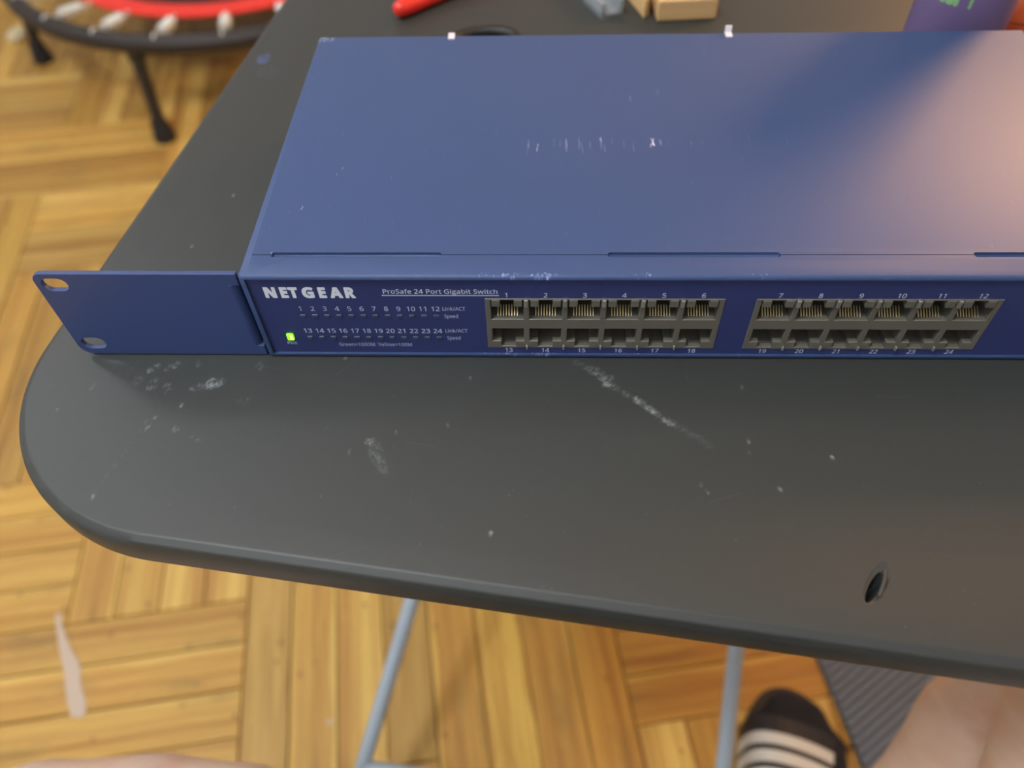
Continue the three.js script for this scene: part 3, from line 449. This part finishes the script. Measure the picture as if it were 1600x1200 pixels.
{
  const person = thing('person', 'seated person with bare knees at the table edge wearing dark socks and black striped slides', 'person', [0.15, 0, 0.4]);
  const P = (x, y, z) => [x / 1000, T + y / 1000, z / 1000];
  const hipR = P(205, -258, 480), kneeR = P(470, -250, 12), calfR = P(468, -262, 2), ankR = P(341, -632, 138), hipL = P(35, -268, 490), kneeL = P(-130, -306, 140), ankL = P(-225, -632, 260);
  const mid = (a, b, t) => a.map((v, i) => v + (b[i] - v) * t);
  const leg = (h, k, c, a) => { const cm = mid(c, a, 0.3); return [[h, 0.092, mid(h, k, 0.5), 0.072], [mid(h, k, 0.5), 0.072, k, 0.056], [c, 0.050, cm, 0.050], [cm, 0.050, mid(c, a, 0.75), 0.037], [mid(c, a, 0.75), 0.037, a, 0.033]]; };
  const foot = (a, dx, dz, grow) => { const f = (s, u, y) => [a[0] + dx * u - dz * s, y, a[2] + dz * u + dx * s]; return [[a, 0.034 + grow, f(0, 0.10, 0.058), 0.030 + grow], [f(0, -0.035, 0.048), 0.030 + grow, a, 0.034 + grow], [f(0, 0.10, 0.056), 0.030 + grow, f(-0.018, 0.165, 0.043), 0.021 + grow], [f(0, 0.10, 0.056), 0.029 + grow, f(0.022, 0.155, 0.042), 0.020 + grow], [f(-0.018, 0.165, 0.043), 0.021 + grow, f(-0.016, 0.205, 0.041), 0.018 + grow], [f(0.012, 0.160, 0.043), 0.020 + grow, f(0.010, 0.202, 0.040), 0.017 + grow], [f(0.028, 0.150, 0.044), 0.019 + grow, f(0.032, 0.178, 0.039), 0.015 + grow]]; };
  const dirR = [0.24, -0.971], dirL = [-0.3, -0.954];
  const body = [...leg(hipR, kneeR, calfR, ankR), ...leg(hipL, kneeL, kneeL, ankL), [P(-196, -305, 134), 0.051, P(-74, -303, 135), 0.052], ...foot(ankR, ...dirR, -0.004), ...foot(ankL, ...dirL, -0.004), [hipR, 0.09, hipL, 0.09], [P(130, -235, 510), 0.115, P(130, -60, 540), 0.125]];
  const [sc, sx] = canvas(512, 512); sx.fillStyle = '#d6bda8'; sx.fillRect(0, 0, 512, 512); speckle(sx, 512, 512, 1600, '190,124,104', 0.03, 0.08, 4, 14); speckle(sx, 512, 512, 1600, '220,178,154', 0.03, 0.08, 4, 14); speckle(sx, 512, 512, 60, '120,72,56', 0.08, 0.2, 0.8, 1.6);
  M.skin = phys(0xffffff, 0.55, { map: texture(sc, true, true) });
  const off = (g) => g.translate(-0.15, 0, -0.4);
  mesh('body', off(meshField(body, 0.006, [-0.4, 0, -0.15], [0.62, 0.82, 0.72], 0.0095)), M.skin, person);
  M.shorts = std(0x2c3038, 0.9); M.sock = std(0x141418, 0.95); M.slide = phys(0x121215, 0.6); M.stripe = phys(0xc3c4bb, 0.6);
  const thigh = (h, k) => [[h, 0.104, mid(h, k, 0.42), 0.094]];
  mesh('shorts', off(meshField([...thigh(hipR, kneeR), ...thigh(hipL, kneeL), [hipR, 0.11, hipL, 0.11], [P(130, -235, 510), 0.132, P(130, -70, 540), 0.137]], 0.012, [-0.2, 0.25, 0.15], [0.5, 0.84, 0.72], 0.012)), M.shorts, person);
  for (const [a, dir, k] of [[ankR, dirR, kneeR], [ankL, dirL, kneeL]]) {
    const lo = [a[0] - 0.12, 0, a[2] - 0.27], hi = [a[0] + 0.14, 0.2, a[2] + 0.1];
    mesh('sock', off(meshField([...foot(a, ...dir, 0.002), [a, 0.037, mid(a, k, 0.16), 0.037]], 0.007, lo, hi, 0.0055)), M.sock, person);
    // slide: moulded sole and a broad strap with raised pale stripes; local frame, toe toward -z
    const fr = new THREE.Group(); fr.name = numbered('slide'); fr.position.set(a[0] - 0.15, 0, a[2] - 0.4); fr.rotation.y = Math.atan2(-dir[0], -dir[1]); person.add(fr);
    const so = new THREE.Shape(); so.moveTo(0, 0.058); so.bezierCurveTo(0.036, 0.06, 0.04, 0.02, 0.038, -0.03); so.bezierCurveTo(0.036, -0.08, 0.056, -0.11, 0.052, -0.16); so.bezierCurveTo(0.048, -0.21, 0.02, -0.236, -0.008, -0.236); so.bezierCurveTo(-0.04, -0.236, -0.05, -0.2, -0.049, -0.16); so.bezierCurveTo(-0.047, -0.11, -0.037, -0.07, -0.036, -0.03); so.bezierCurveTo(-0.038, 0.02, -0.036, 0.058, 0, 0.058);
    mesh('sole', new THREE.ExtrudeGeometry(so, { depth: 0.017, bevelEnabled: true, bevelThickness: 0.003, bevelSize: 0.003, bevelSegments: 3, curveSegments: 20 }).rotateX(Math.PI / 2).translate(0, 0.020, 0), M.slide, fr);
    const sk = a === ankR ? 0.72 : 1.39;           // the instep is higher on the inner side of the foot
    const arch = (z0, z1, grow, th) => {           // strap: half ellipse over the instep, closed shell
      const N = 36, P2 = [], I = [], ring = (z, o) => { const t0 = (z + 0.185) / 0.1, w = 0.0535 - 0.006 * t0, hgt = 0.063 + 0.032 * t0; for (let i = 0; i <= N; i++) { const t = Math.PI * i / N; P2.push(-(w + o) * Math.cos(t), 0.014 + (hgt + o) * Math.pow(Math.sin(Math.PI * Math.pow(t / Math.PI, sk)), 0.8), z); } };
      const zs = []; for (let i = 0; i <= 8; i++) zs.push(z0 + (z1 - z0) * i / 8);
      for (const z of zs) ring(z, grow + th); for (const z of zs) ring(z, grow);
      const n = N + 1, m = zs.length, quad = (a1, b1, c1, d1) => I.push(a1, b1, c1, a1, c1, d1);
      for (let j = 0; j < m - 1; j++) for (let i = 0; i < N; i++) { const a1 = j * n + i; quad(a1, a1 + n, a1 + n + 1, a1 + 1); const b1 = (m + j) * n + i; quad(b1, b1 + 1, b1 + n + 1, b1 + n); }
      for (let i = 0; i < N; i++) { quad(i, i + 1, m * n + i + 1, m * n + i); const a1 = (m - 1) * n + i, b1 = (2 * m - 1) * n + i; quad(a1, b1, b1 + 1, a1 + 1); }
      const g = new THREE.BufferGeometry(); g.setAttribute('position', new THREE.Float32BufferAttribute(P2, 3)); g.setIndex(I); return toCreasedNormals(g, 0.7);
    };
    mesh('strap', arch(-0.185, -0.085, 0, 0.003), M.slide, fr);
    for (const z of [-0.166, -0.147, -0.128]) mesh('stripe', arch(z, z + 0.0125, 0.003, 0.0012), M.stripe, fr);
  }
  // the seat under the person
  const stool = thing('stool', 'low round wooden stool under the seated person', 'stool', [0.13, 0, 0.50]);
  M.stool = std(0x6e4a2a, 0.6);
  mesh('seat', new THREE.LatheGeometry([[0, 0.295], [0.16, 0.295], [0.17, 0.305], [0.17, 0.315], [0.162, 0.323], [0, 0.323]].map((p) => new THREE.Vector2(...p)), 48), M.stool, stool);
  for (const [a, b] of [[1, 1], [1, -1], [-1, 1], [-1, -1]]) mesh('leg', rod([a * 0.13, 0, b * 0.13], [a * 0.09, 0.298, b * 0.09], 0.015), M.stool, stool);
}

// ---------------------------------------------------------------- lamps
M.lampBase = std(0xe8e6e0, 0.5); M.glow = std(0xffffff, 0.6, { emissive: CEIL.color, emissiveIntensity: 3 });
CEIL.spots.forEach(([x, z, power], i) => {
  const lamp = thing('ceiling_lamp', ['round white flush lamp glowing on the ceiling above the table', 'round white flush lamp glowing on the ceiling behind the seated person'][i], 'lamp', [x, RH, z]);
  mesh('mount', new THREE.LatheGeometry([[0, 0], [0.19, 0], [0.19, -0.02], [0.18, -0.03], [0, -0.03]].map((p) => new THREE.Vector2(...p)), 48), M.lampBase, lamp);
  mesh('diffuser', new THREE.LatheGeometry([[0, -0.03], [0.17, -0.03], [0.168, -0.045], [0.12, -0.066], [0.06, -0.076], [0, -0.079]].map((p) => new THREE.Vector2(...p)), 48), M.glow, lamp);
  const l = new THREE.PointLight(CEIL.color, power, 0, 2); l.position.set(x, RH - 0.22, z); l.castShadow = true; l.shadow.radius = 8; l.shadow.mapSize.set(2048, 2048); l.shadow.bias = -0.0004; l.name = numbered('ceiling_light'); scene.add(l);
});
{
  const lamp = thing('floor_lamp', 'slim floor lamp with a warm glowing globe behind the table', 'lamp', [WARM.pos[0], 0, WARM.pos[2]]);
  M.lampPole = phys(0x2a2a2a, 0.4, { metalness: 0.6 }); M.globe = std(0xfff0dc, 0.6, { emissive: WARM.color, emissiveIntensity: 4 });
  mesh('base', new THREE.LatheGeometry([[0, 0.022], [0.02, 0.022], [0.12, 0.014], [0.13, 0.006], [0.13, 0], [0, 0]].map((p) => new THREE.Vector2(...p)), 40), M.lampPole, lamp);
  mesh('pole', rod([0, 0.02, 0], [0, WARM.pos[1] - 0.105, 0], 0.01), M.lampPole, lamp);
  mesh('globe', new THREE.SphereGeometry(0.11, 40, 28).translate(0, WARM.pos[1], 0), M.globe, lamp);
  const l = new THREE.PointLight(WARM.color, WARM.power, 0, 2); l.position.set(...WARM.pos); l.castShadow = true; l.shadow.radius = 5.5; l.shadow.mapSize.set(1024, 1024); l.shadow.bias = -0.0004; l.name = 'lamp_light'; scene.add(l);
}

renderer.render(scene, camera);
